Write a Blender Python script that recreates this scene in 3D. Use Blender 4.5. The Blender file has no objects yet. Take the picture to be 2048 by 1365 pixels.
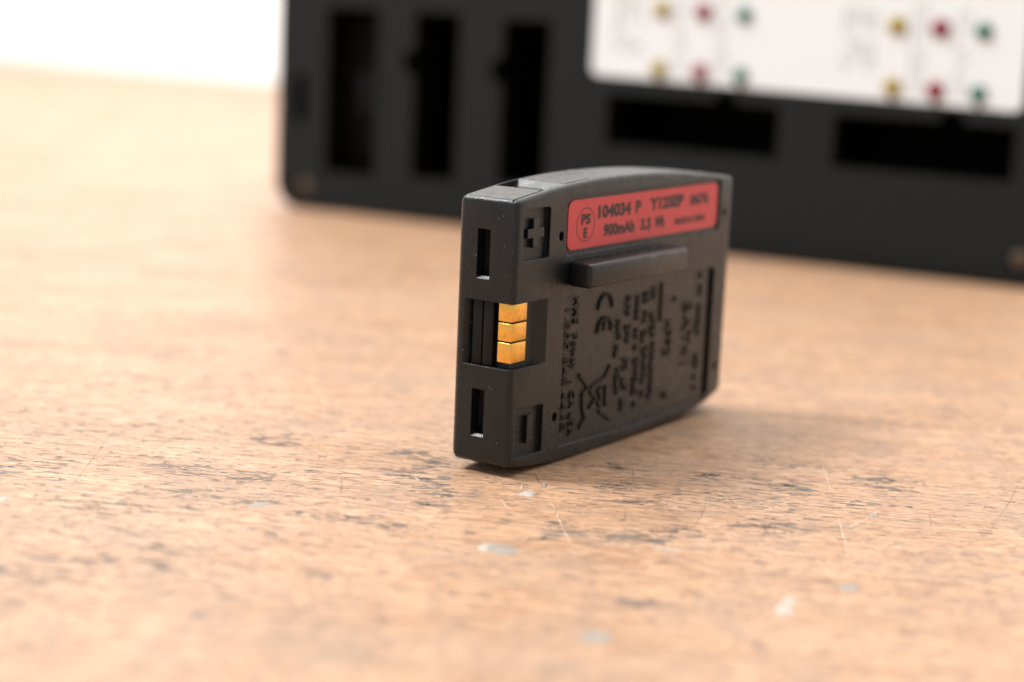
import bpy, bmesh, math, random
from mathutils import Vector, Matrix, noise as mnoise

random.seed(7)
sc = bpy.context.scene
COL = sc.collection
MM = 0.001

# ------------------------------------------------------------------ camera
FPX, PITCH, ROLL, CAMZ = 3508.8, math.atan((682.5 - 37.19) / 3508.8), 0.0479, 78.33
FW = Vector((0, math.cos(PITCH), -math.sin(PITCH)))
UP0 = Vector((0, math.sin(PITCH), math.cos(PITCH)))
RT0 = Vector((1, 0, 0))
CR, SR = math.cos(ROLL), math.sin(ROLL)
RIGHT, UP = CR * RT0 + SR * UP0, CR * UP0 - SR * RT0
EYE = Vector((0, 0, CAMZ))
cd = bpy.data.cameras.new('camera'); cam = bpy.data.objects.new('camera', cd); COL.objects.link(cam)
m = Matrix((RIGHT, UP, -FW)).transposed().to_4x4(); m.translation = EYE * MM
cam.matrix_world = m
cd.sensor_width = 36; cd.lens = FPX / 2048 * 36
cd.clip_start = 0.01; cd.clip_end = 50
cd.dof.use_dof = True; cd.dof.focus_distance = 0.2985; cd.dof.aperture_fstop = cd.lens / 7.0
cd.dof.aperture_blades = 9
sc.camera = cam

# ------------------------------------------------------------------ light
wd = bpy.data.worlds.new('World'); sc.world = wd; wd.use_nodes = True
bg = wd.node_tree.nodes['Background']; bg.inputs[0].default_value = (0.965, 0.985, 1.0, 1); bg.inputs[1].default_value = 0.66

def area(name, loc, target, size, power, color):
    ld = bpy.data.lights.new(name, 'AREA'); ld.shape = 'SQUARE'; ld.size = size; ld.energy = power; ld.color = color
    o = bpy.data.objects.new(name, ld); COL.objects.link(o)
    o.location = loc
    o.rotation_euler = (Vector(target) - Vector(loc)).to_track_quat('-Z', 'Y').to_euler()
    return o
area('softbox_key', (-1.5, 0.55, 2.05), (0, 0.4, 0), 0.66, 88, (1, 0.993, 0.98))
area('softbox_overhead', (0.25, 0.55, 1.35), (0.05, 0.4, 0), 0.9, 14, (1, 0.993, 0.98))
area('added_wall_fill', (-0.9, 1.2, 1.3), (-0.3, 1.9, 0.1), 0.6, 18, (1, 0.99, 0.975))  # unseen fill lamp, added to brighten the wall to white

vs = sc.view_settings
vs.view_transform = 'Standard'; vs.look = 'None'; vs.exposure = 0.06; vs.gamma = 1.0; vs.use_curve_mapping = False
sc.cycles.max_bounces = 8

# ------------------------------------------------------------------ pixel -> place (only gives directions)
def ray(px, py):
    a, b = px - 1024, py - 682.5
    X, Y = CR * a + SR * b, -SR * a + CR * b
    return FW + RT0 * (X / FPX) - UP0 * (Y / FPX)
def on_table(px, py):
    d = ray(px, py); k = -CAMZ / d.z
    return EYE + d * k
BP = Vector((0.1915, 293.607, CAMZ - 76.185))
BU = Vector((0.5551, 0.8317, 0.00914)).normalized()
BN = Vector((0.83177, -0.55512, 0.0)).normalized()
BW = BN.cross(BU); BW = BW if BW.z > 0 else -BW
def on_face(px, py):
    d = ray(px, py); k = ((BP - EYE).dot(BN)) / d.dot(BN); q = EYE + d * k - BP
    return q.dot(BU), q.dot(BW)

# ------------------------------------------------------------------ helpers
def link(name, me, mat=None, parent=None, smooth=False, angle=35):
    o = bpy.data.objects.new(name, me); COL.objects.link(o)
    if mat: me.materials.clear(); me.materials.append(mat)
    if parent: o.parent = parent
    if smooth:
        me.shade_smooth(); me.set_sharp_from_angle(angle=math.radians(angle))
    return o
def tag(o, label=None, cat=None, kind=None, group=None):
    if label: o['label'] = label
    if cat: o['category'] = cat
    if kind: o['kind'] = kind
    if group: o['group'] = group
    return o
def empty(name, mat):
    o = bpy.data.objects.new(name, None); COL.objects.link(o); o.empty_display_size = 0.01
    o.matrix_world = mat
    return o
def to_me(bm, name, off=(0, 0, 0)):
    """bmesh in millimetres -> mesh in metres, shifted by -off"""
    bmesh.ops.recalc_face_normals(bm, faces=bm.faces)
    o = Vector(off)
    for v in bm.verts: v.co = (v.co - o) * MM
    me = bpy.data.meshes.new(name); bm.to_mesh(me); bm.free()
    return me
def prism(bm, pts, axis, a, b):
    """polygon extruded along an axis from a to b; pts are the two other coordinates"""
    def P(p, t):
        if axis == 'x': return (t, p[0], p[1])
        if axis == 'y': return (p[0], t, p[1])
        return (p[0], p[1], t)
    lo = [bm.verts.new(P(p, a)) for p in pts]; hi = [bm.verts.new(P(p, b)) for p in pts]
    n = len(pts)
    bm.faces.new(lo); bm.faces.new(hi[::-1])
    for i in range(n): bm.faces.new((lo[i], hi[i], hi[(i + 1) % n], lo[(i + 1) % n]))
    return lo, hi
def rrect(x0, x1, z0, z1, r, seg=5):
    out = []
    for cx, cz, a0 in ((x1 - r, z1 - r, 0), (x0 + r, z1 - r, 90), (x0 + r, z0 + r, 180), (x1 - r, z0 + r, 270)):
        for i in range(seg + 1):
            a = math.radians(a0 + 90 * i / seg); out.append((cx + r * math.cos(a), cz + r * math.sin(a)))
    return out
def box(bm, x0, x1, y0, y1, z0, z1): return prism(bm, [(x0, z0), (x1, z0), (x1, z1), (x0, z1)], 'y', y0, y1)
def bevel_all(bm, w, seg=2, ang=30):
    es = [e for e in bm.edges if len(e.link_faces) == 2 and e.calc_face_angle(0) > math.radians(ang)]
    bmesh.ops.bevel(bm, geom=es, offset=w, segments=seg, profile=0.5, affect='EDGES', clamp_overlap=True)
def cut(me, cutters):
    """boolean differences, done in metres"""
    o = bpy.data.objects.new('work', me); COL.objects.link(o)
    tmp = []
    for cm in cutters:
        c = bpy.data.objects.new('cutter', cm); COL.objects.link(c); tmp.append(c)
        md = o.modifiers.new('b', 'BOOLEAN'); md.operation = 'DIFFERENCE'; md.object = c; md.solver = 'EXACT'
    dg = bpy.context.evaluated_depsgraph_get()
    res = bpy.data.meshes.new_from_object(o.evaluated_get(dg))
    for c in tmp: bpy.data.objects.remove(c)
    bpy.data.objects.remove(o)
    return res
def text_bm(bm, s, size, place, depth, sx=1.0, align='LEFT', bold=0.0, spacing=1.0, fit=None):
    """lettering as solid letters; place(tx, ty, tz) -> millimetres"""
    cu = bpy.data.curves.new('t', 'FONT'); cu.body = s; cu.size = size; cu.extrude = depth / 2; cu.align_x = align
    cu.offset = bold; cu.space_character = spacing; cu.resolution_u = 3
    o = bpy.data.objects.new('t', cu); COL.objects.link(o)
    dg = bpy.context.evaluated_depsgraph_get(); dg.update()
    me = bpy.data.meshes.new_from_object(o.evaluated_get(dg))
    fx = (sx, 0.0, 1.0, 0.0)
    if fit:                                               # fit = (width, height) of the ink, measured from its lower left corner
        xs_ = [v.co.x for v in me.vertices]; ys_ = [v.co.y for v in me.vertices]
        fx = (fit[0] / (max(xs_) - min(xs_)), min(xs_), fit[1] / (max(ys_) - min(ys_)), min(ys_))
    vsn = [bm.verts.new(place((v.co.x - fx[1]) * fx[0], (v.co.y - fx[3]) * fx[2], v.co.z + depth / 2)) for v in me.vertices]
    for p in me.polygons:
        try: bm.faces.new([vsn[i] for i in p.vertices])
        except ValueError: pass
    bpy.data.objects.remove(o); bpy.data.curves.remove(cu); bpy.data.meshes.remove(me)
def stroke(bm, pts, wd_, y0, y1):
    """raised bar strokes in the x-z plane, segment by segment"""
    for (xa, za), (xb, zb) in zip(pts[:-1], pts[1:]):
        d = Vector((xb - xa, zb - za)); L = d.length
        if L < 1e-6: continue
        d /= L; nrm = Vector((-d.y, d.x)) * wd_ / 2; e = d * wd_ * 0.35
        prism(bm, [(xa - e.x + nrm.x, za - e.y + nrm.y), (xa - e.x - nrm.x, za - e.y - nrm.y),
                   (xb + e.x - nrm.x, zb + e.y - nrm.y), (xb + e.x + nrm.x, zb + e.y + nrm.y)], 'y', y0, y1)

# ------------------------------------------------------------------ materials
class NT:
    def __init__(s, name):
        s.m = bpy.data.materials.new(name); s.m.use_nodes = True; s.t = s.m.node_tree; s.t.nodes.clear()
        s.out = s.n('ShaderNodeOutputMaterial'); s.b = s.n('ShaderNodeBsdfPrincipled')
        s.l(s.b.outputs[0], s.out.inputs[0])
        s.co = s.n('ShaderNodeTexCoord').outputs['Object']
    def n(s, t, **k):
        nd = s.t.nodes.new(t)
        for a, b in k.items(): setattr(nd, a, b)
        return nd
    def l(s, a, b): s.t.links.new(a, b)
    def setv(s, inp, v):
        if hasattr(v, 'is_linked') or isinstance(v, bpy.types.NodeSocket): s.l(v, inp)
        else: inp.default_value = v
    def map(s, scale, rot=0, loc=(0, 0, 0), src=None):
        a = s.n('ShaderNodeMapping'); a.vector_type = 'POINT'
        r = s.n('ShaderNodeMapping'); r.inputs['Rotation'].default_value = (0, 0, rot); s.l(src or s.co, r.inputs['Vector'])
        a.inputs['Scale'].default_value = scale; a.inputs['Location'].default_value = loc
        s.l(r.outputs[0], a.inputs['Vector']); return a.outputs[0]
    def noise(s, vec, scale=1, detail=4, rough=0.55, dist=0.0):
        a = s.n('ShaderNodeTexNoise'); s.l(vec, a.inputs['Vector'])
        a.inputs['Scale'].default_value = scale; a.inputs['Detail'].default_value = detail
        a.inputs['Roughness'].default_value = rough; a.inputs['Distortion'].default_value = dist
        return a.outputs['Fac']
    def ramp(s, f, lo, hi, a=0.0, b=1.0):
        r = s.n('ShaderNodeMapRange'); r.interpolation_type = 'SMOOTHSTEP'
        s.setv(r.inputs[0], f); s.setv(r.inputs[1], lo); s.setv(r.inputs[2], hi); s.setv(r.inputs[3], a); s.setv(r.inputs[4], b)
        return r.outputs[0]
    def math(s, op, a, b=0.0):
        q = s.n('ShaderNodeMath', operation=op); s.setv(q.inputs[0], a); s.setv(q.inputs[1], b); return q.outputs[0]
    def mix(s, f, a, b, mode='MIX'):
        q = s.n('ShaderNodeMix', data_type='RGBA', blend_type=mode)
        s.setv(q.inputs[0], f); s.setv(q.inputs[6], a); s.setv(q.inputs[7], b); return q.outputs[2]
    def bump(s, h, strength, dist, normal=None):
        q = s.n('ShaderNodeBump'); q.inputs['Strength'].default_value = strength; q.inputs['Distance'].default_value = dist
        s.l(h, q.inputs['Height'])
        if normal: s.l(normal, q.inputs['Normal'])
        return q.outputs[0]
def C(r, g, b): return (r, g, b, 1)

def plastic(name, col, rough, grain=0.5, gscale=5.0, bev=0.22, dust_glints=True, spec=0.5):
    k = NT(name)
    v = k.map((1000, 1000, 1000))
    n1 = k.noise(v, gscale, 2, 0.6)
    n2 = k.noise(v, 0.35, 4, 0.6)
    c = k.mix(n2, C(*[x * 0.8 for x in col]), C(*[x * 1.25 for x in col]))
    rg = k.ramp(n2, 0.3, 0.7, rough - 0.06, rough + 0.08)
    if dust_glints:
        # dusty specks and glints painted into the colour, sparser on the flat side
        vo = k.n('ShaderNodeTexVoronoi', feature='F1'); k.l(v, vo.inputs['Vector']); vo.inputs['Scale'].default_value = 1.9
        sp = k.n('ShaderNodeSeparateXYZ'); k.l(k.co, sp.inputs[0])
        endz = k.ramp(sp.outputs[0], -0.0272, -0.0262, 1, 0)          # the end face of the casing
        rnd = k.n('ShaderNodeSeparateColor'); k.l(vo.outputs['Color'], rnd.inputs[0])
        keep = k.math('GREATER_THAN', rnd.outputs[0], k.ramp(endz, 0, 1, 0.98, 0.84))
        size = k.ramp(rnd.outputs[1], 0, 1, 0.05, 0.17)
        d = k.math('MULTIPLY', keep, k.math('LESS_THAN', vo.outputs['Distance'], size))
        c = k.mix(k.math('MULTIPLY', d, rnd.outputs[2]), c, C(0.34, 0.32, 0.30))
    k.l(c, k.b.inputs['Base Color'])
    k.l(rg, k.b.inputs['Roughness'])
    k.b.inputs['Specular IOR Level'].default_value = spec
    nn = None
    if bev:
        bv = k.n('ShaderNodeBevel', samples=4); bv.inputs['Radius'].default_value = bev * MM; nn = bv.outputs[0]
    k.l(k.bump(n1, grain, 0.00012, nn), k.b.inputs['Normal'])
    return k.m
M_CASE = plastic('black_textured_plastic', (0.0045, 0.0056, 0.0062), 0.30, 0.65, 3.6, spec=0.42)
M_GLOSS = plastic('black_gloss_plastic', (0.002, 0.002, 0.002), 0.25, 0.1, 4.0, 0.12, False, 0.22)
M_DARK = plastic('black_inner_plastic', (0.003, 0.003, 0.003), 0.5, 0.3, 4.0, 0.1, False, 0.25)
M_CHARGER = plastic('charcoal_plastic', (0.0060, 0.0084, 0.0090), 0.48, 0.6, 2.2, 0, False, 0.23)
M_SEATED = plastic('matt_black_plastic', (0.003, 0.003, 0.003), 0.6, 0.3, 2.0, 0, False, 0.09)
M_HOLLOW = plastic('black_slot_shade', (0.002, 0.002, 0.002), 0.7, 0.2, 2.0, 0, False, 0.08)  # near-black, stands in for the shade inside the slots

k = NT('gold_plating'); v = k.map((1000, 1000, 1000)); nz = k.noise(v, 1.1, 5, 0.6); st = k.noise(k.map((1000, 1000, 300)), 2.5, 3, 0.6)
k.l(k.mix(k.ramp(nz, 0.5, 0.75), C(0.93, 0.52, 0.11), C(0.66, 0.34, 0.075)), k.b.inputs['Base Color'])
k.b.inputs['Metallic'].default_value = 1.0; k.l(k.ramp(nz, 0.3, 0.7, 0.24, 0.42), k.b.inputs['Roughness'])
k.l(k.bump(st, 0.12, 0.00006), k.b.inputs['Normal']); M_GOLD = k.m

k = NT('red_sticker'); v = k.map((1000, 1000, 1000)); nz = k.noise(v, 0.5, 5, 0.6)
k.l(k.mix(nz, C(0.50, 0.036, 0.042), C(0.57, 0.052, 0.057)), k.b.inputs['Base Color']); k.b.inputs['Roughness'].default_value = 0.42
k.l(k.bump(k.noise(v, 3, 3), 0.1, 0.00005), k.b.inputs['Normal']); M_RED = k.m
def simple(name, col, rough=0.5, metal=0.0, var=0.15, sc_=0.6):
    k = NT(name); nz = k.noise(k.map((1000, 1000, 1000)), sc_, 4)
    k.l(k.mix(nz, C(*[x * (1 - var) for x in col]), C(*[min(1, x * (1 + var)) for x in col])), k.b.inputs['Base Color'])
    k.b.inputs['Roughness'].default_value = rough; k.b.inputs['Metallic'].default_value = metal
    return k.m
M_INK = simple('dark_ink', (0.012, 0.004, 0.005), 0.5)
M_LABEL = simple('white_label', (0.76, 0.80, 0.83), 0.4, 0, 0.02)
M_PRINT = simple('grey_print', (0.17, 0.16, 0.17), 0.5)
M_SCREW = simple('steel_screw', (0.20, 0.155, 0.12), 0.45, 1.0)
M_LED = {'yellow': simple('yellow_led', (0.30, 0.22, 0.01), 0.25), 'red': simple('red_led', (0.20, 0.004, 0.02), 0.25),
         'green': simple('green_led', (0.002, 0.11, 0.07), 0.25)}
M_WALL = simple('white_wall_paint', (0.86, 0.855, 0.84), 0.7, 0, 0.02, 0.02)
M_FLECK = simple('grey_paint', (0.235, 0.20, 0.165), 0.5, 0, 0.35, 0.5)
M_WHITE_FLECK = simple('white_paint', (0.36, 0.31, 0.26), 0.5, 0, 0.2, 0.5)

# worn wood -----------------------------------------------------------------
def wood():
    k = NT('worn_wood')
    R = math.radians(7.5)                      # grain runs 7.5 degrees off the x axis
    wear = k.n('ShaderNodeAttribute', attribute_name='wear').outputs['Fac']
    streak = k.noise(k.map((12, 110, 100), R), 1, 6, 0.6, 0.4)
    fibre = k.noise(k.map((42, 680, 500), R, (3, 1, 0)), 1, 6, 0.68, 0.5)
    fine = k.noise(k.map((160, 1300, 500), R, (9, 4, 0)), 1, 4, 0.65)
    patch = k.noise(k.map((26, 42, 30), R, (1, 7, 0)), 1, 6, 0.62)
    blot = k.noise(k.map((70, 48, 60), R, (11, 3, 0)), 1, 6, 0.68, 0.8)
    speck = k.noise(k.map((420, 620, 400), R, (21, 13, 0)), 1, 4, 0.7)
    base = k.mix(k.ramp(streak, 0.33, 0.67), C(0.355, 0.190, 0.102), C(0.44, 0.252, 0.147))
    base = k.mix(k.ramp(fibre, 0.46, 0.64, 0, 0.70), base, C(0.225, 0.112, 0.056))
    base = k.mix(k.ramp(fine, 0.50, 0.62, 0, 0.75), base, C(0.56, 0.36, 0.222))
    # greyed, worn-through varnish
    base = k.mix(k.ramp(patch, 0.46, 0.66, 0, 0.65), base, C(0.30, 0.190, 0.122))
    base = k.mix(k.ramp(blot, 0.50, 0.68, 0, 0.60), base, C(0.27, 0.175, 0.118))
    base = k.mix(k.ramp(speck, 0.54, 0.67, 0, 0.62), base, C(0.17, 0.118, 0.085))
    base = k.mix(k.ramp(speck, 0.30, 0.42, 0.5, 0), base, C(0.66, 0.46, 0.30))
    # dark pores and dents filled with grime, short and along the grain
    pit = k.noise(k.map((170, 480, 300), R, (5, 2, 0)), 1, 4, 0.62, 0.7)
    thr = k.ramp(wear, 0.0, 1.0, 0.69, 0.535)
    hi = k.math('ADD', thr, 0.055)
    pm = k.ramp(pit, thr, hi)
    pit2 = k.noise(k.map((300, 1150, 300), R, (15, 8, 0)), 1, 3, 0.6, 0.5)
    thr2 = k.ramp(wear, 0.0, 1.0, 0.615, 0.55)
    pm2 = k.ramp(pit2, thr2, k.math('ADD', thr2, 0.045))
    pits = k.math('MAXIMUM', pm, k.math('MULTIPLY', pm2, 0.8))
    pc = k.mix(k.noise(k.map((120, 120, 120), R), 1, 3), C(0.045, 0.040, 0.037), C(0.17, 0.150, 0.135))
    base = k.mix(k.math('MULTIPLY', pits, 0.85), base, pc)
    k.l(base, k.b.inputs['Base Color'])
    ro = k.ramp(patch, 0.3, 0.7, 0.30, 0.50)
    k.l(k.math('ADD', ro, k.math('MULTIPLY', pits, 0.2)), k.b.inputs['Roughness'])
    h = k.math('ADD', k.math('MULTIPLY', fibre, -0.55), k.math('MULTIPLY', fine, 0.3))
    h = k.math('SUBTRACT', h, k.math('MULTIPLY', pits, 0.7))
    h = k.math('SUBTRACT', h, k.math('MULTIPLY', speck, 0.35))
    k.b.inputs['Specular IOR Level'].default_value = 0.40
    k.l(k.bump(h, 0.85, 0.0006), k.b.inputs['Normal'])
    return k.m
M_WOOD = wood()

# ------------------------------------------------------------------ table
E0, E1 = on_table(0, 118), on_table(540, 165)
ED = (E1 - E0); ED.z = 0; ED.normalize()
EN = Vector((ED.y, -ED.x, 0))                 # from the far edge towards the camera
if EN.dot(-E0) < 0: EN = -EN
def spaced(lo, hi, f0, f1, fine, coarse):
    out, t = [], lo
    while t < f0: out.append(t); t += coarse
    t = f0
    while t < f1: out.append(t); t += fine
    t = f1
    while t < hi: out.append(t); t += coarse
    out.append(hi); return out
CL = [(835, 948, 55, 14, .9), (885, 985, 45, 12, .8), (865, 926, 30, 9, .9), (1245, 975, 45, 9, .9), (1262, 1002, 55, 8, .9), (1285, 1078, 60, 14, .7),
      (1350, 1065, 50, 10, .7), (1765, 962, 60, 26, .8), (1580, 975, 60, 14, .8), (1540, 1054, 60, 10, .8), (375, 935, 80, 14, .6), (560, 880, 70, 10, .8),
      (330, 985, 90, 10, .6), (480, 1003, 70, 12, .6), (60, 935, 80, 18, .5), (700, 1035, 60, 10, .7), (770, 1052, 50, 8, .7), (1225, 936, 40, 8, .8),
      (1400, 952, 40, 7, .8), (820, 905, 40, 8, .7), (500, 955, 60, 12, .7), (200, 1015, 90, 16, .5), (1200, 1065, 60, 12, .5), (1120, 1060, 30, 10, .6),
      (640, 950, 60, 12, .5), (1700, 1010, 60, 8, .5), (1450, 1000, 90, 18, .45), (1290, 1215, 60, 25, .5), (120, 1150, 110, 26, .5), (330, 1110, 80, 20, .5),
      (1250, 880, 90, 14, .3), (1560, 930, 90, 10, .4), (880, 1010, 60, 8, .6), (1100, 1075, 40, 10, .5)]
CLT = []
for (px, py, rx, ry, s) in CL:
    c = on_table(px, py); a = (on_table(px + rx, py) - on_table(px - rx, py)).length / 2; b = (on_table(px, py - ry) - on_table(px, py + ry)).length / 2
    CLT.append((c.x, c.y, a, b, s))
def wear_at(x, y):
    s = 0.34 + 0.34 * mnoise.noise(Vector((x / 60, y / 60, 3.3)))
    for cx, cy, a, b, k_ in CLT:
        q = ((x - cx) / a) ** 2 + ((y - cy) / b) ** 2
        if q < 6: s += k_ * math.exp(-q * 0.9)
    return min(1, max(0, s))
def make_table():
    # local axes: p along the far edge, q from the far edge towards (and past) the camera
    o = E0
    mid = Vector((0, 300, 0)); pm_, qm = (mid - o).dot(ED), (mid - o).dot(EN)
    ps = spaced(-700, pm_ + 700, pm_ - 220, pm_ + 220, 2.4, 90)
    qs = spaced(0, qm + 650, qm - 200, qm + 200, 2.4, 90)
    vsx, col, fc = [], [], []
    for q in qs:
        for p in ps:
            w_ = o + ED * p + EN * q
            vsx.append((w_.x * MM, w_.y * MM, 0)); col.append(wear_at(w_.x, w_.y))
    nP, nQ = len(ps), len(qs)
    for j in range(nQ - 1):
        for i in range(nP - 1):
            a = j * nP + i; fc.append((a, a + 1, a + nP + 1, a + nP))
    top_n = len(vsx)
    ring = [(i, 0) for i in range(nP)] + [(nP - 1, j) for j in range(1, nQ)] + [(i, nQ - 1) for i in range(nP - 2, -1, -1)] + [(0, j) for j in range(nQ - 2, 0, -1)]
    rid = []
    for i, j in ring:
        x, y, _ = vsx[j * nP + i]; rid.append(len(vsx)); vsx.append((x, y, -0.034)); col.append(0.2)
    for t in range(len(ring)):
        a = ring[t][1] * nP + ring[t][0]; b = ring[(t + 1) % len(ring)]; b = b[1] * nP + b[0]
        fc.append((a, rid[t], rid[(t + 1) % len(ring)], b))
    fc.append(tuple(rid))
    me = bpy.data.meshes.new('table_surface'); me.from_pydata(vsx, [], fc)
    at = me.attributes.new('wear', 'FLOAT', 'POINT'); at.data.foreach_set('value', col)
    bm = bmesh.new(); bm.from_mesh(me); bmesh.ops.recalc_face_normals(bm, faces=bm.faces); bm.to_mesh(me); bm.free()
    return link('table_surface', me, M_WOOD)
table = tag(make_table(), 'worn scratched wooden tabletop', None, 'structure')

# long scratches and paint flecks on the wood
def scratch_mat(name, col, alpha):
    k = NT(name); k.b.inputs['Base Color'].default_value = C(*col); k.b.inputs['Roughness'].default_value = 0.55
    nz = k.noise(k.map((1000, 1000, 1000)), 0.6, 3)
    k.l(k.ramp(nz, 0.30, 0.60, 0.15 * alpha, alpha), k.b.inputs['Alpha']); return k.m
M_SC_L = scratch_mat('pale_scratch', (0.66, 0.50, 0.37), 0.6)
M_SC_D = scratch_mat('dark_scratch', (0.10, 0.075, 0.06), 0.4)
def ribbon(bm, pts, w0, z):
    # subdivided, slightly shaky ribbon with tapering ends
    P = []
    for a, b in zip(pts[:-1], pts[1:]):
        n_ = max(2, int((b - a).length / 1.2))
        for i in range(n_): P.append(a.lerp(b, i / n_))
    P.append(pts[-1]); L = len(P); prev = None
    for i, p in enumerate(P):
        d = (P[min(L - 1, i + 1)] - P[max(0, i - 1)]).normalized(); nn = Vector((-d.y, d.x, 0))
        wv = w0 * (0.35 + 0.65 * math.sin(math.pi * (i + 0.5) / L)) * random.uniform(0.6, 1.25)
        c = p + nn * random.uniform(-.12, .12)
        cur = [bm.verts.new((c.x + nn.x * s, c.y + nn.y * s, z)) for s in (-wv / 2, wv / 2)]
        if prev: bm.faces.new((prev[0], prev[1], cur[1], cur[0]))
        prev = cur
def px_line(pp): return [Vector((on_table(*p).x, on_table(*p).y, 0)) for p in pp]
light = [[(1088, 985), (1108, 1015), (1124, 1054), (1150, 1105)], [(1646, 934), (1663, 985)], [(1677, 1036), (1690, 1085), (1699, 1121)], [(110, 1028), (135, 1068), (160, 1118)],
         [(852, 885), (905, 922)], [(1010, 995), (1040, 988), (1068, 978)], [(1040, 985), (1044, 968)], [(1000, 1000), (1022, 1022)], [(1505, 1030), (1560, 1010), (1590, 1000)],
         [(1690, 1060), (1740, 1035), (1760, 1020)], [(0, 865), (38, 848)], [(410, 965), (430, 985)], [(830, 955), (845, 968)], [(1500, 965), (1420, 990)],
         [(420, 830), (455, 805)], [(580, 810), (680, 845)]]
dark = [[(1068, 946), (1076, 960), (1086, 974)], [(1416, 985), (1408, 1022), (1392, 1050), (1375, 1075)], [(2047, 950), (2010, 1020), (1985, 1056), (1968, 1070)], [(228, 863), (180, 925), (134, 988)],
        [(300, 905), (340, 880), (400, 845)], [(1262, 925), (1268, 965)], [(575, 985), (610, 972)], [(682, 955), (683, 995)], [(1250, 1018), (1249, 1040)], [(1860, 1030), (1862, 1060)],
        [(760, 970), (775, 960)], [(420, 905), (390, 925)], [(1110, 1012), (1112, 1030)]]
bm = bmesh.new()
for l in light: ribbon(bm, px_line(l), random.uniform(0.25, 0.5), 0.03)
for i in range(110):
    x, y = random.uniform(-130, 130), random.uniform(215, 420); a = random.uniform(0, math.pi); L = random.uniform(2, 13)
    ribbon(bm, [Vector((x, y, 0)), Vector((x + L * .5 * math.cos(a) + random.uniform(-.5, .5), y + L * .5 * math.sin(a), 0)), Vector((x + L * math.cos(a), y + L * math.sin(a), 0))], random.uniform(0.10, 0.24), 0.03)
tag(link('pale_scratches', to_me(bm, 'pale_scratches'), M_SC_L, table), None, None, 'stuff')
bm = bmesh.new()
for l in dark: ribbon(bm, px_line(l), random.uniform(0.16, 0.3), 0.05)
for i in range(45):
    x, y = random.uniform(-130, 130), random.uniform(215, 420); a = random.uniform(0, math.pi); L = random.uniform(1.5, 7)
    ribbon(bm, [Vector((x, y, 0)), Vector((x + L * math.cos(a), y + L * math.sin(a), 0))], random.uniform(0.08, 0.18), 0.05)
tag(link('dark_scratches', to_me(bm, 'dark_scratches'), M_SC_D, table), None, None, 'stuff')

# grime-filled dents, short and ragged, lying along the grain where the photograph has them
k = NT('grime'); nz = k.noise(k.map((420, 1300, 500), math.radians(7.5)), 1, 4, 0.7, 0.4)
k.l(k.mix(nz, C(0.030, 0.027, 0.025), C(0.13, 0.115, 0.10)), k.b.inputs['Base Color']); k.b.inputs['Roughness'].default_value = 0.5
k.l(k.ramp(nz, 0.42, 0.58, 0.0, 0.88), k.b.inputs['Alpha']); M_GRIME = k.m
GD = Vector((math.cos(math.radians(7.5)), -math.sin(math.radians(7.5)))); GQ = Vector((-GD.y, GD.x))
def sliver(bm, x, y, L, W):
    n = 9; up_, dn = [], []
    for i in range(n):
        t = i / (n - 1); e = math.sin(math.pi * (0.06 + 0.88 * t)) ** 0.6
        c = Vector((x, y)) + GD * (L * (t - .5)) + GQ * (W * .35 * mnoise.noise(Vector((x * 7 + t * 3, y, 1))))
        up_.append(bm.verts.new((*(c + GQ * W * .5 * e * random.uniform(.3, 1.2)), 0.016))); dn.append(bm.verts.new((*(c - GQ * W * .5 * e * random.uniform(.3, 1.2)), 0.016)))
    for i in range(n - 1): bm.faces.new((dn[i], dn[i + 1], up_[i + 1], up_[i]))
bm = bmesh.new()
for (cx_, cy_, a_, b_, s_) in CLT:
    for q in range(int(3 + 7 * s_ * s_)):
        sliver(bm, cx_ + random.gauss(0, a_ * .55), cy_ + random.gauss(0, b_ * .55), random.uniform(1.2, 4.6), random.uniform(0.35, 1.5))
for q in range(420):
    sliver(bm, random.uniform(-150, 150), random.uniform(205, 480), random.uniform(0.6, 2.4), random.uniform(0.2, 0.7))
for px, py, L, W in ((868, 926, 3.6, 1.7), (812, 952, 4.5, 1.2), (836, 957, 5.5, 1.5), (880, 970, 3.2, 1.3), (893, 992, 2.4, 2.0), (845, 983, 1.6, 1.3), (822, 983, 1.6, 1.0), (918, 953, 2.6, 1.0), (898, 979, 1.4, 1.2),
                     (1238, 977, 4.6, 0.9), (1226, 987, 4.0, 1.2), (1258, 1003, 5.0, 1.0), (1220, 934, 4.2, 1.3), (1255, 1041, 2.8, 1.1), (1362, 1052, 3.8, 1.0), (1200, 1065, 4.6, 1.2), (1275, 1076, 2.6, 2.0), (1312, 1083, 3.0, 2.0),
                     (1410, 953, 1.6, 1.6), (790, 908, 4.2, 1.1), (700, 1034, 2.2, 1.4), (780, 1052, 4.0, 1.6), (940, 1068, 1.7, 2.2), (1575, 972, 3.2, 1.7), (1605, 979, 2.4, 1.6), (1525, 1053, 3.6, .8), (1545, 1056, 3.4, .8), (1574, 1024, 2.4, .8),
                     (1715, 1004, 2.6, .8), (1752, 1009, 2.4, 1.0), (1785, 1012, 1.8, .8), (1818, 1014, 1.4, .9), (1760, 962, 5, 4), (1775, 978, 5, 3), (1840, 965, 3, 2), (55, 887, 1.8, 1.6), (270, 853, 3, 2), (570, 877, 6, 1.2), (545, 888, 5, 1.2),
                     (365, 878, 4, 1.8), (500, 957, 3.2, 1.4), (600, 1025, 2.2, 2.2), (225, 1120, 3, 3), (640, 1150, 4, 3)):
    c_ = on_table(px, py); sliver(bm, c_.x, c_.y, L, W)
tag(link('grime_dents', to_me(bm, 'grime_dents'), M_GRIME, table), None, None, 'stuff')

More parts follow.
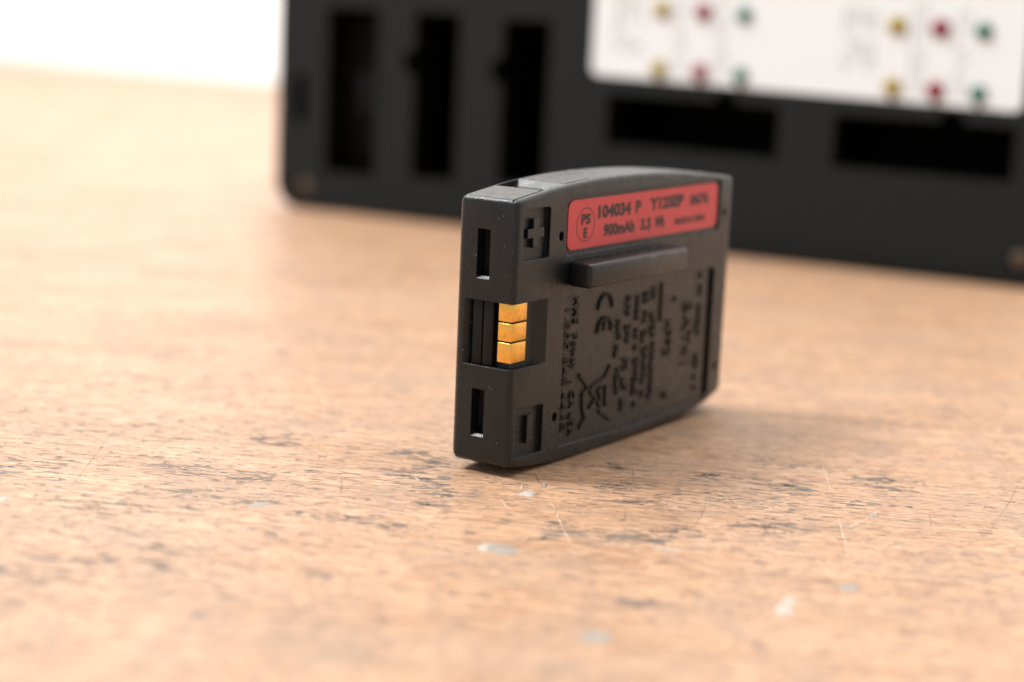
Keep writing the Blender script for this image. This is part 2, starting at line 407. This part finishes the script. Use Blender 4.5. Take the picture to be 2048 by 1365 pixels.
def fleck(px, py, rx, ry, mat, h=0.35, parent=table):
    """thin dried paint blob with a lumpy top and ragged rim; rx, ry in pixels of the photograph"""
    c = on_table(px, py); a = (on_table(px + rx, py) - on_table(px - rx, py)).length / 2; b = (on_table(px, py - ry) - on_table(px, py + ry)).length / 2
    bm = bmesh.new(); N = 22; rings = [0.0, 0.45, 0.8, 1.0]; sd = random.uniform(0, 99); prev = None
    cen = bm.verts.new((0, 0, h))
    for r in rings[1:]:
        cur = []
        for i in range(N):
            t = 2 * math.pi * i / N
            rr = r * (1 + 0.75 * mnoise.noise(Vector((math.cos(t) * 1.4 + sd, math.sin(t) * 1.4, 0))) + 0.14 * mnoise.noise(Vector((math.cos(t) * 4 + sd, math.sin(t) * 5, 2))))
            z = h * (1 - r ** 3) * (0.8 + 0.5 * mnoise.noise(Vector((r * 3 + sd, t, 1)))) + (0.004 if r == 1.0 else 0.02)
            cur.append(bm.verts.new((a * rr * math.cos(t), b * rr * math.sin(t), z)))
        for i in range(N):
            if prev: bm.faces.new((prev[i], prev[(i + 1) % N], cur[(i + 1) % N], cur[i]))
            else: bm.faces.new((cen, cur[i], cur[(i + 1) % N]))
        prev = cur
    o = link('paint_fleck', to_me(bm, 'paint_fleck'), mat, parent, True, 60)
    o.location = (c.x * MM, c.y * MM, 0.00001); o.rotation_euler = (0, 0, -math.radians(7.5))
    return o
for a in [(1003, 1100, 36, 11, M_FLECK, .4), (970, 1095, 10, 7, M_WHITE_FLECK, .4), (1190, 1276, 34, 12, M_FLECK, .3), (1698, 1177, 20, 9, M_FLECK, .4), (1567, 1221, 17, 11, M_WHITE_FLECK, .4), (1578, 1203, 14, 9, M_WHITE_FLECK, .3),
          (1056, 988, 15, 5, M_WHITE_FLECK, .35), (1088, 972, 5, 4, M_FLECK, .5),
          (1748, 1031, 10, 3, M_FLECK, .3), (1335, 1099, 26, 2.2, M_WHITE_FLECK, .2), 
          (5, 1000, 12, 6, M_WHITE_FLECK, .3), (520, 1010, 20, 5, M_FLECK, .15)]:
    fleck(*a)

# ------------------------------------------------------------------ wall behind the table
bm = bmesh.new()
a, b = E0 - EN * 12 - ED * 900, E0 - EN * 12 + ED * 2600
pts = [(a.x, a.y), (b.x, b.y), ((b - EN * 90).x, (b - EN * 90).y), ((a - EN * 90).x, (a - EN * 90).y)]
prism(bm, pts, 'z', -34, 1500)
tag(link('wall', to_me(bm, 'wall'), M_WALL), 'plain white wall behind the table', None, 'structure')

# ------------------------------------------------------------------ battery
T, LEN = 12.25, 78.7
ORG = (28.0, T / 2, -2.36)                    # contact with the table, in the battery's own millimetres
bat_m = Matrix((BU, -BN, BW)).transposed().to_4x4()
bat_m.translation = (BP + BU * ORG[0] - BN * ORG[1] + BW * ORG[2]) * MM
battery = empty('battery_pack', bat_m)
tag(battery, 'black battery pack with red sticker and gold contacts standing on edge on the table', 'battery')
def part(name, bm, mat, parent=battery, smooth=False, angle=35): return link(name, to_me(bm, name, ORG), mat, parent, smooth, angle)
def catmull(pts, x):
    for i in range(len(pts) - 1):
        if x <= pts[i + 1][0] or i == len(pts) - 2:
            p0, p1, p2, p3 = pts[max(0, i - 1)], pts[i], pts[i + 1], pts[min(len(pts) - 1, i + 2)]
            t = (x - p1[0]) / (p2[0] - p1[0])
            m1 = (p2[1] - p0[1]) / (p2[0] - p0[0]) * (p2[0] - p1[0]); m2 = (p3[1] - p1[1]) / (p3[0] - p1[0]) * (p2[0] - p1[0])
            return (2 * t ** 3 - 3 * t ** 2 + 1) * p1[1] + (t ** 3 - 2 * t ** 2 + t) * m1 + (-2 * t ** 3 + 3 * t ** 2) * p2[1] + (t ** 3 - t ** 2) * m2
BOT = [(0, -0.25), (8, -1.55), (17.5, -2.25), (31, -2.36), (44.7, -2.16), (60, -1.75), (68, -1.2), (72.5, -0.6), (78.7, 1.3)]
TOPC = [(0, 46.1), (7.6, 47.05), (14.4, 47.81), (26, 48.45), (36, 48.62), (52, 48.2), (66, 47.2), (72.5, 46.6), (78.7, 45.8)]
def zb(x): return catmull(BOT, x)
def zt(x): return catmull(TOPC, x)
def casing():
    bm = bmesh.new()
    xs = [LEN * i / 30 for i in range(31)]
    prof = [(x, zb(x)) for x in xs] + [(x, zt(x)) for x in reversed(xs)]
    prism(bm, prof, 'y', 0, T)
    bmesh.ops.recalc_face_normals(bm, faces=bm.faces)
    bmesh.ops.bevel(bm, geom=[e for e in bm.edges if len(e.link_faces) == 2 and e.calc_face_angle(0) > 0.5 and all(v.co.y > T - .01 for v in e.verts)],
                    offset=1.35, segments=5, profile=0.5, affect='EDGES', clamp_overlap=True)
    bevel_all(bm, 0.85, 4, 35)
    me = to_me(bm, 'casing')
    cs = []
    def cutter(fn):
        b = bmesh.new(); fn(b); cs.append(to_me(b, 'c'))
    # contact notch round the corner
    cutter(lambda b: prism(b, [(-2, -2), (10.7, -2), (10.6, 0.0), (8.2, 1.7), (1.7, 1.7), (1.7, 9.2), (0, 10.3), (-2, 10.4)], 'z', 16.95, 28.4))
    # end slots with a sloping lower lip
    for z0, z1 in ((32.3, 40.6), (4.5, 12.7)):
        cutter(lambda b: prism(b, [(-1, z0 - 1.2), (0, z0 - .2), (0.5, z0 + .3), (2.6, z0 + .4), (2.6, z1 - .3), (-1, z1 + .25)], 'y', 5.35, 8.05))
    # recesses for the polarity marks
    cutter(lambda b: prism(b, rrect(2.0, 10.3, 35.6, 44.5, 0.7, 3), 'y', -1, 0.85))
    cutter(lambda b: prism(b, [(1.9, 1.2), (10.6, 0.9), (10.6, 9.5), (1.9, 9.9)], 'y', -1, 0.85))
    # sticker bed, rating panel, groove at its far side
    cutter(lambda b: prism(b, rrect(15.6, 73.4, 35.3, 45.7, 1.2, 4), 'y', -1, 0.30))
    cutter(lambda b: prism(b, [(16.2, 0.6), (45, -.4), (72.0, 0.9), (72.0, 27.9), (16.2, 28.1)], 'y', -1, 0.45))
    cutter(lambda b: prism(b, [(71.2, 1.5), (72.8, 1.5), (72.8, 27.4), (71.2, 27.4)], 'y', -1, 1.3))
    for x, z, r in ((14.0, 38.95, 0.78), (14.5, 6.4, 0.8), (75.6, 38.7, 0.7), (75.6, 6.8, 0.7)):
        cutter(lambda b: prism(b, [(x + r * math.cos(i * math.pi / 8), z + r * 1.15 * math.sin(i * math.pi / 8)) for i in range(16)], 'y', -1, 1.4))
    # latch pocket and shell seam along the top
    cutter(lambda b: prism(b, [(9.0, 60), (9.0, 46.6), (9.3, 46.2), (14.8, 46.7), (16.4, 48.2), (16.4, 60)], 'y', 1.5, 10.9))
    def seam(x0, x1, w0, d):
        def f(b):
            n = 10; xs_ = [x0 + (x1 - x0) * i / n for i in range(n + 1)]
            prism(b, [(x, zt(x) - d * random.uniform(.7, 1.2)) for x in xs_] + [(x, zt(x) + 2) for x in reversed(xs_)], 'y', 1.0, 1.0 + w0)
        cutter(f)
    seam(0.2, 9.6, 0.36, 0.5); seam(16.0, 24.5, 0.42, 0.5); seam(24.6, 77, 0.10, 0.25)
    res = cut(me, cs)
    # thin hairline gaps
    for v_ in res.vertices: v_.co = v_.co - Vector(ORG) * MM
    return res
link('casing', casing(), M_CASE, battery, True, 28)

# latch rail
bm = bmesh.new(); box(bm, 17.0, 52.6, -4.6, 0.2, 29.75, 34.2); bmesh.ops.recalc_face_normals(bm, faces=bm.faces); bevel_all(bm, 0.75, 3)
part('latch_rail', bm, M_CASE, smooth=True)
# gold contacts, each folded round the corner
for z0, z1 in ((25.15, 28.3), (21.75, 24.85), (17.95, 21.45)):
    bm = bmesh.new()
    prism(bm, [(0.75, 3.6), (0.75, 1.0), (0.82, 0.82), (1.0, 0.75), (5.3, 0.75), (5.3, 1.68), (1.68, 1.68), (1.68, 3.6)], 'z', z0, z1)
    bmesh.ops.recalc_face_normals(bm, faces=bm.faces); bevel_all(bm, 0.10, 2, 40)
    part('contact', bm, M_GOLD, smooth=True, angle=50)
for y0, y1 in ((4.5, 6.55), (6.8, 8.8)):
    bm = bmesh.new(); box(bm, 0.55, 1.75, y0, y1, 17.0, 28.35); bmesh.ops.recalc_face_normals(bm, faces=bm.faces); bevel_all(bm, 0.15, 2)
    part('contact_rib', bm, M_DARK, smooth=True)
# polarity marks
bm = bmesh.new(); cx, cz, hl, hw = 6.0, 40.2, 2.5, 0.8
prism(bm, [(cx - hw, cz - hl), (cx + hw, cz - hl), (cx + hw, cz - hw), (cx + hl, cz - hw), (cx + hl, cz + hw), (cx + hw, cz + hw), (cx + hw, cz + hl),
           (cx - hw, cz + hl), (cx - hw, cz + hw), (cx - hl, cz + hw), (cx - hl, cz - hw), (cx - hw, cz - hw)], 'y', 0.1, 0.9)
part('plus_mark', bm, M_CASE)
bm = bmesh.new(); box(bm, 5.9, 7.6, 0.1, 0.9, 3.1, 8.1)
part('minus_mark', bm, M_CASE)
# red sticker with its print
bm = bmesh.new(); prism(bm, rrect(16.2, 72.2, 36.15, 45.0, 1.7, 6), 'y', 0.12, 0.31)
sticker = part('sticker', bm, M_RED)
sticker['label'] = 'red rounded sticker with dark printed ratings'
bm = bmesh.new(); YI = 0.12
def flat(x0, z0, shear=0.0): return lambda tx, ty, tz: (x0 + tx + shear * ty, YI - 0.012 - tz, z0 + ty)
for t_, x0, x1, z0, z1 in (('104034', 26.2, 37.9, 41.05, 43.55), ('P', 39.5, 41.6, 41.1, 43.5), ('Y12SEP', 44.7, 58.2, 41.2, 43.65), ('0676', 60.6, 68.4, 41.0, 43.4),
                           ('900mAh', 28.3, 39.5, 37.6, 40.0), ('3.3', 41.7, 45.6, 37.65, 40.0), ('Wh', 46.9, 50.8, 37.65, 40.0), ('MADE IN CHINA', 54.9, 67.6, 37.7, 39.05),
                           ('PS', 20.45, 23.7, 40.4, 42.4), ('E', 21.4, 22.7, 37.95, 39.85)):
    text_bm(bm, t_, 3.3, flat(x0, z0), 0.01, bold=0.19, fit=(x1 - x0, z1 - z0))
N = 48
for i in range(N):
    a0, a1 = 2 * math.pi * i / N, 2 * math.pi * (i + 1) / N
    q = [bm.verts.new((22.05 + r * math.cos(a), YI - 0.014, 40.4 + r * math.sin(a))) for r, a in ((2.92, a0), (3.10, a0), (3.10, a1), (2.92, a1))]
    bm.faces.new(q)
part('sticker_print', bm, M_INK, sticker)
# raised moulding on the rating panel
YF, YT = 0.50, 0.17
def col_text(x0, z0, sx=1.0): return lambda tx, ty, tz: (x0 + ty, YF - tz, z0 - tx)
for lines in ((('1.800.848.4468', 16.75, 25.5, 22.4, 1.95),), (('HME', 19.75, 27.35, 4.8, 1.75), ('Poway', 19.3, 20.7, 6.7, 2.2), (',', 19.5, 12.1, .5, .8), ('CA USA', 19.75, 10.2, 8.3, 1.75)),
              (('BAT41', 61.6, 21.6, 12.8, 3.1),)):
    bm = bmesh.new()
    for t_, x0, z0, w_, h_ in lines:
        text_bm(bm, t_, 3.0, col_text(x0, z0), YF - YT, bold=0.045, spacing=1.12, fit=(w_, h_))
    tag(part('raised_lettering', bm, M_GLOSS), None, None, 'stuff')
bm = bmesh.new()
for cz_, mid in ((24.3, False), (19.9, True)):        # conformity mark, turned a quarter
    arc = [(30.95 + 2.45 * math.cos(math.radians(a)), cz_ + 2.45 * math.sin(math.radians(a))) for a in range(0, 181, 12)]
    stroke(bm, arc, 0.72, YT, YF)
    if mid: stroke(bm, [(30.95, cz_ + 0.3), (30.95, cz_ + 2.2)], 0.7, YT, YF)
part('conformity_mark', bm, M_GLOSS)
z3 = lambda a, b: on_face(1100 + a / 4.016, 540 + b / 4.016)
bm = bmesh.new()
for pl in ([(250, 850), (320, 950), (272, 1000), (275, 1130), (292, 1190), (245, 1270)], [(495, 775), (455, 865), (345, 945)], [(340, 985), (378, 1030), (330, 1110)], [(375, 1030), (415, 1100)],
           [(405, 1140), (440, 1165)], [(452, 1172), (490, 1200)], [(460, 935), (455, 1090)], [(420, 950), (395, 985)], [(412, 1000), (415, 1050)]):
    stroke(bm, [z3(*p) for p in pl], 0.62, YT, YF)
part('crossed_bin_mark', bm, M_GLOSS)
bm = bmesh.new()
stroke(bm, [(52.0, 26.4), (52.2, 19.3)], 0.85, YT, YF)
def tiny_line(u0, z_hi, z_lo, cap, pitch):
    """one line of small moulded characters too small to read"""
    z = z_hi
    while z > z_lo:
        if random.random() < 0.86:
            g = pitch * 0.72; k_ = random.randrange(5); w_ = 0.36
            if k_ in (0, 1, 3): stroke(bm, [(u0, z - g * .1), (u0 + cap, z - g * .1)], w_, YT, YF)
            if k_ in (1, 2, 3): stroke(bm, [(u0, z - g), (u0 + cap, z - g)], w_, YT, YF)
            if k_ in (0, 2, 4): stroke(bm, [(u0 + cap, z - g * .1), (u0 + cap, z - g)], w_, YT, YF)
            if k_ in (1, 4, 0): stroke(bm, [(u0 + cap * .5, z - g * .1), (u0 + cap * .5, z - g)], w_, YT, YF)
            if k_ in (2, 3): stroke(bm, [(u0, z - g * .1), (u0, z - g)], w_, YT, YF)
        z -= pitch
for a in [(35.3, 21.4, 18.4, 1.5, 1.4), (38.2, 25.6, 21.6, 1.5, 1.4), (38.7, 20.0, 15.2, 1.4, 1.3), (35.2, 16.6, 14.8, 1.3, 1.3), (38.4, 13.6, 4.0, 1.5, 1.3), (36.0, 12.0, 7.8, 1.3, 1.3),
          (41.8, 25.2, 17.2, 1.3, 1.25), (42.6, 15.6, 4.2, 1.3, 1.25), (45.2, 25.6, 16.8, 1.3, 1.25), (45.8, 14.8, 5.5, 1.3, 1.25), (48.3, 26.2, 24.0, 1.4, 1.3), (48.4, 21.2, 17.2, 1.3, 1.3), (48.8, 15.4, 4.0, 1.2, 1.3),
          (54.4, 19.0, 12.0, 2.0, 1.9), (53.9, 8.2, 3.0, 2.0, 1.8), (57.0, 23.2, 22.6, .7, .9), (67.2, 27.0, 23.4, 1.1, 1.2), (67.2, 20.6, 14.5, 1.1, 1.1), (67.3, 10.4, 2.8, 1.1, 1.1)]:
    tiny_line(*a)
tag(part('small_lettering', bm, M_GLOSS), None, None, 'stuff')

# ------------------------------------------------------------------ charger
CA = on_table(603, 415); CB = on_table(2048, 575)
CX = (CB - CA); CX.z = 0; CX.normalize()
CY = Vector((-CX.y, CX.x, 0))                  # into the charger, away from the camera
if CY.y < 0: CY = -CY
ch_m = Matrix((CX, CY, Vector((0, 0, 1)))).transposed().to_4x4(); CA = CA - CY * 4.0 + CX * 2.2; ch_m.translation = CA * MM
charger = empty('battery_charger', ch_m)
tag(charger, 'charcoal battery charger with white indicator plate and deep slots, standing on its long side', 'charger')
def cpart(name, bm, mat, parent=charger, smooth=False, angle=35): return link(name, to_me(bm, name), mat, parent, smooth, angle)
X0, X1, ZH, DEP = -13.2, 292.0, 128.0, 62.0
V_SLOTS = [(10.8, 34.0, 15.4, 79.2), (50.4, 69.6, 16.6, 79.0), (88.2, 107.4, 17.4, 77.8)]
H_SLOTS = [(131.6, 196.4, 35.4, 53.3, 173.0, 180.2), (216.0, 276.2, 34.2, 51.8, 251.4, 259.0)]
def charger_body():
    bm = bmesh.new(); prism(bm, rrect(X0, X1, 0.0, ZH, 10.5, 7), 'y', 0, DEP)
    bmesh.ops.recalc_face_normals(bm, faces=bm.faces)
    bevel_all(bm, 2.2, 4, 60)
    me = to_me(bm, 'housing'); cs = []
    def cutter(fn):
        b = bmesh.new(); fn(b); cs.append(to_me(b, 'c'))
    for i, (a, b_, c, d) in enumerate(V_SLOTS):
        if i == 0: pts = [(a, c), (b_, c), (b_, d), (a, d)]
        else: pts = [(a, c), (b_, c), (b_, d), (a, d), (a, d - 13.5), (a - 5, d - 16.5), (a - 5, d - 21), (a, d - 25)]
        cutter(lambda q: prism(q, pts, 'y', -5, 42))
    for a, b_, c, d, n0, n1 in H_SLOTS:
        cutter(lambda q: prism(q, [(a, c), (b_, c - .4), (b_, d - .6), (n1, d - .4), (n1, d + 3.2), (n0, d + 3.4), (n0, d - .2), (a, d)], 'y', -5, 42))
    cutter(lambda q: prism(q, [(-4.2, 34.2), (1.5, 34.2), (1.5, 52.4), (-4.2, 52.4)], 'y', -5, 7))
    for x, z in ((0.9, 9.4), (281.1, 9.4)):
        cutter(lambda q: prism(q, [(x + 3.6 * math.cos(i * math.pi / 10), z + 3.6 * math.sin(i * math.pi / 10)) for i in range(20)], 'y', -5, 1.6))
    cutter(lambda q: prism(q, [(124.3, 59.4), (277.8, 55.9), (277.8, 112.2), (124.3, 115.6)], 'y', -5, 0.5))
    return cut(me, cs)
link('housing', charger_body(), M_CHARGER, charger, True, 28)
for (x, z) in ((0.9, 9.4), (281.1, 9.4)):
    bm = bmesh.new(); n = 20; cen = bm.verts.new((x, 0.2, z)); prev = None
    for r, y in ((1.3, 0.25), (2.4, 0.5), (3.1, 1.0), (3.2, 1.7)):
        cur = [bm.verts.new((x + r * math.cos(2 * math.pi * i / n), y, z + r * math.sin(2 * math.pi * i / n))) for i in range(n)]
        for i in range(n):
            if prev: bm.faces.new((prev[i], prev[(i + 1) % n], cur[(i + 1) % n], cur[i]))
            else: bm.faces.new((cen, cur[i], cur[(i + 1) % n]))
        prev = cur
    s = cpart('screw', bm, M_SCREW, smooth=True)
    bm = bmesh.new(); box(bm, x - 1.6, x + 1.6, 0.1, 0.6, z - .3, z + .3); box(bm, x - .3, x + .3, 0.12, 0.6, z - 1.6, z + 1.6)
    cpart('cross_slot', bm, M_DARK, s)
# near-black open boxes added to paint shade into the slots
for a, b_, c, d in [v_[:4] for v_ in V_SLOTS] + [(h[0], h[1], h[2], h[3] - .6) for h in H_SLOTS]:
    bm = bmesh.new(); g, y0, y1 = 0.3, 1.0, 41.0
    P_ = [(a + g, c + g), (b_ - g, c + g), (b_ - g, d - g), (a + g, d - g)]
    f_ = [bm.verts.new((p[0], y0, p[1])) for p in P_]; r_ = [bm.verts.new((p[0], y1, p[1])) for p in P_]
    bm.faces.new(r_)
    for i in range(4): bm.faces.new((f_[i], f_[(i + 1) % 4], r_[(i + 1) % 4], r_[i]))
    cpart('slot_shade', bm, M_HOLLOW)
# white label
SLP = -0.0225
def lz(x, z): return z + SLP * (x - 122.3)
bm = bmesh.new(); prism(bm, [(x, lz(x, z)) for x, z in rrect(124.6, 277.4, 59.8, 115.2, 2.8, 6)], 'y', 0.15, 0.52)
lab = cpart('label_plate', bm, M_LABEL)
lab['label'] = 'white plate with yellow, red and green indicator lights in rows'
for gx in ((150.6, 166.2, 181.2), (234.6, 248.9, 263.0)):
    for x, cn in zip(gx, ('yellow', 'red', 'green')):
        for zz in (63.9, 84.4, 104.8):
            z = lz(x, zz) + (0.55 if gx[0] > 200 and zz < 70 else 0) ; r = 3.2 if cn != 'green' else 2.9
            bm = bmesh.new(); n = 18; prev = None; cen = bm.verts.new((x, -1.4, z))
            for k_ in range(1, 5):
                t = k_ / 4 * math.pi / 2
                cur = [bm.verts.new((x + r * math.sin(t) * math.cos(2 * math.pi * i / n), 0.15 - 1.55 * math.cos(t), z + r * math.sin(t) * math.sin(2 * math.pi * i / n))) for i in range(n)]
                for i in range(n):
                    if prev: bm.faces.new((prev[i], prev[(i + 1) % n], cur[(i + 1) % n], cur[i]))
                    else: bm.faces.new((cen, cur[i], cur[(i + 1) % n]))
                prev = cur
            cpart('indicator_light', bm, M_LED[cn], lab, True, 60)
# lettering on the plate, out of focus in the photograph: small upright strokes in columns
bm = bmesh.new()
for gx in ((150.6, 166.2, 181.2), (234.6, 248.9, 263.0)):
    blocks = [(gx[0] - 18, gx[0] - 7, 69, 88, 2.1, .62), (gx[0] + 5.5, gx[0] + 9.5, 62, 90, 1.8, .45), (gx[1] + 5.5, gx[1] + 9.5, 62, 90, 1.8, .45)]
    for xa, xb, za, zb_, st_, wd_ in blocks:
        x = xa
        while x < xb:
            z = za
            while z < zb_:
                L = random.uniform(1.0, 4.0)
                if random.random() < 0.8:
                    q = [(x, lz(x, z)), (x + wd_, lz(x, z)), (x + wd_, lz(x, z + L)), (x, lz(x, z + L))]
                    bm.faces.new([bm.verts.new((p[0], 0.135, p[1])) for p in q])
                z += L + 0.8
            x += st_
    for x in gx:                                          # little tails under the lowest lights
        q = [(x - .8, lz(x, 60.0)), (x + .8, lz(x, 60.0)), (x + .8, lz(x, 62)), (x - .8, lz(x, 62))]
        bm.faces.new([bm.verts.new((p[0], 0.13, p[1])) for p in q])
tag(cpart('plate_print', bm, M_PRINT, lab), None, None, 'stuff')

# ------------------------------------------------------------------ battery sitting in the first upright slot
a, b_, c, d = V_SLOTS[0]
sm = ch_m.copy(); sm.translation = (CA + CX * ((a + b_) / 2) + Vector((0, 0, c + 0.38))) * MM
seated = empty('battery_pack', sm)
tag(seated, 'dark battery sunk into the widest upright slot at the end of the charger', 'battery')
bm = bmesh.new()
hw, hh, pr = 11.15, 63.0, -10.0
prof = [(25.5, 0.0), (25.5, hh)] + [(-pr + 2.6 * (abs(t) ** 2.2), hh / 2 + hh / 2 * t * (1 - 0.035 * 0)) for t in [1 - i / 10 for i in range(21)]]
lo = prism(bm, prof, 'x', -hw, hw)
bmesh.ops.recalc_face_normals(bm, faces=bm.faces); bevel_all(bm, 1.6, 3, 40)
me = to_me(bm, 'casing'); link('casing', me, M_SEATED, seated, True, 40)
bm = bmesh.new(); box(bm, -3.5, 3.5, -pr - 0.55, -pr + 2.5, hh * .38, hh * .62); bmesh.ops.recalc_face_normals(bm, faces=bm.faces); bevel_all(bm, 0.4, 2)
link('finger_grip', to_me(bm, 'finger_grip'), M_DARK, seated, True)
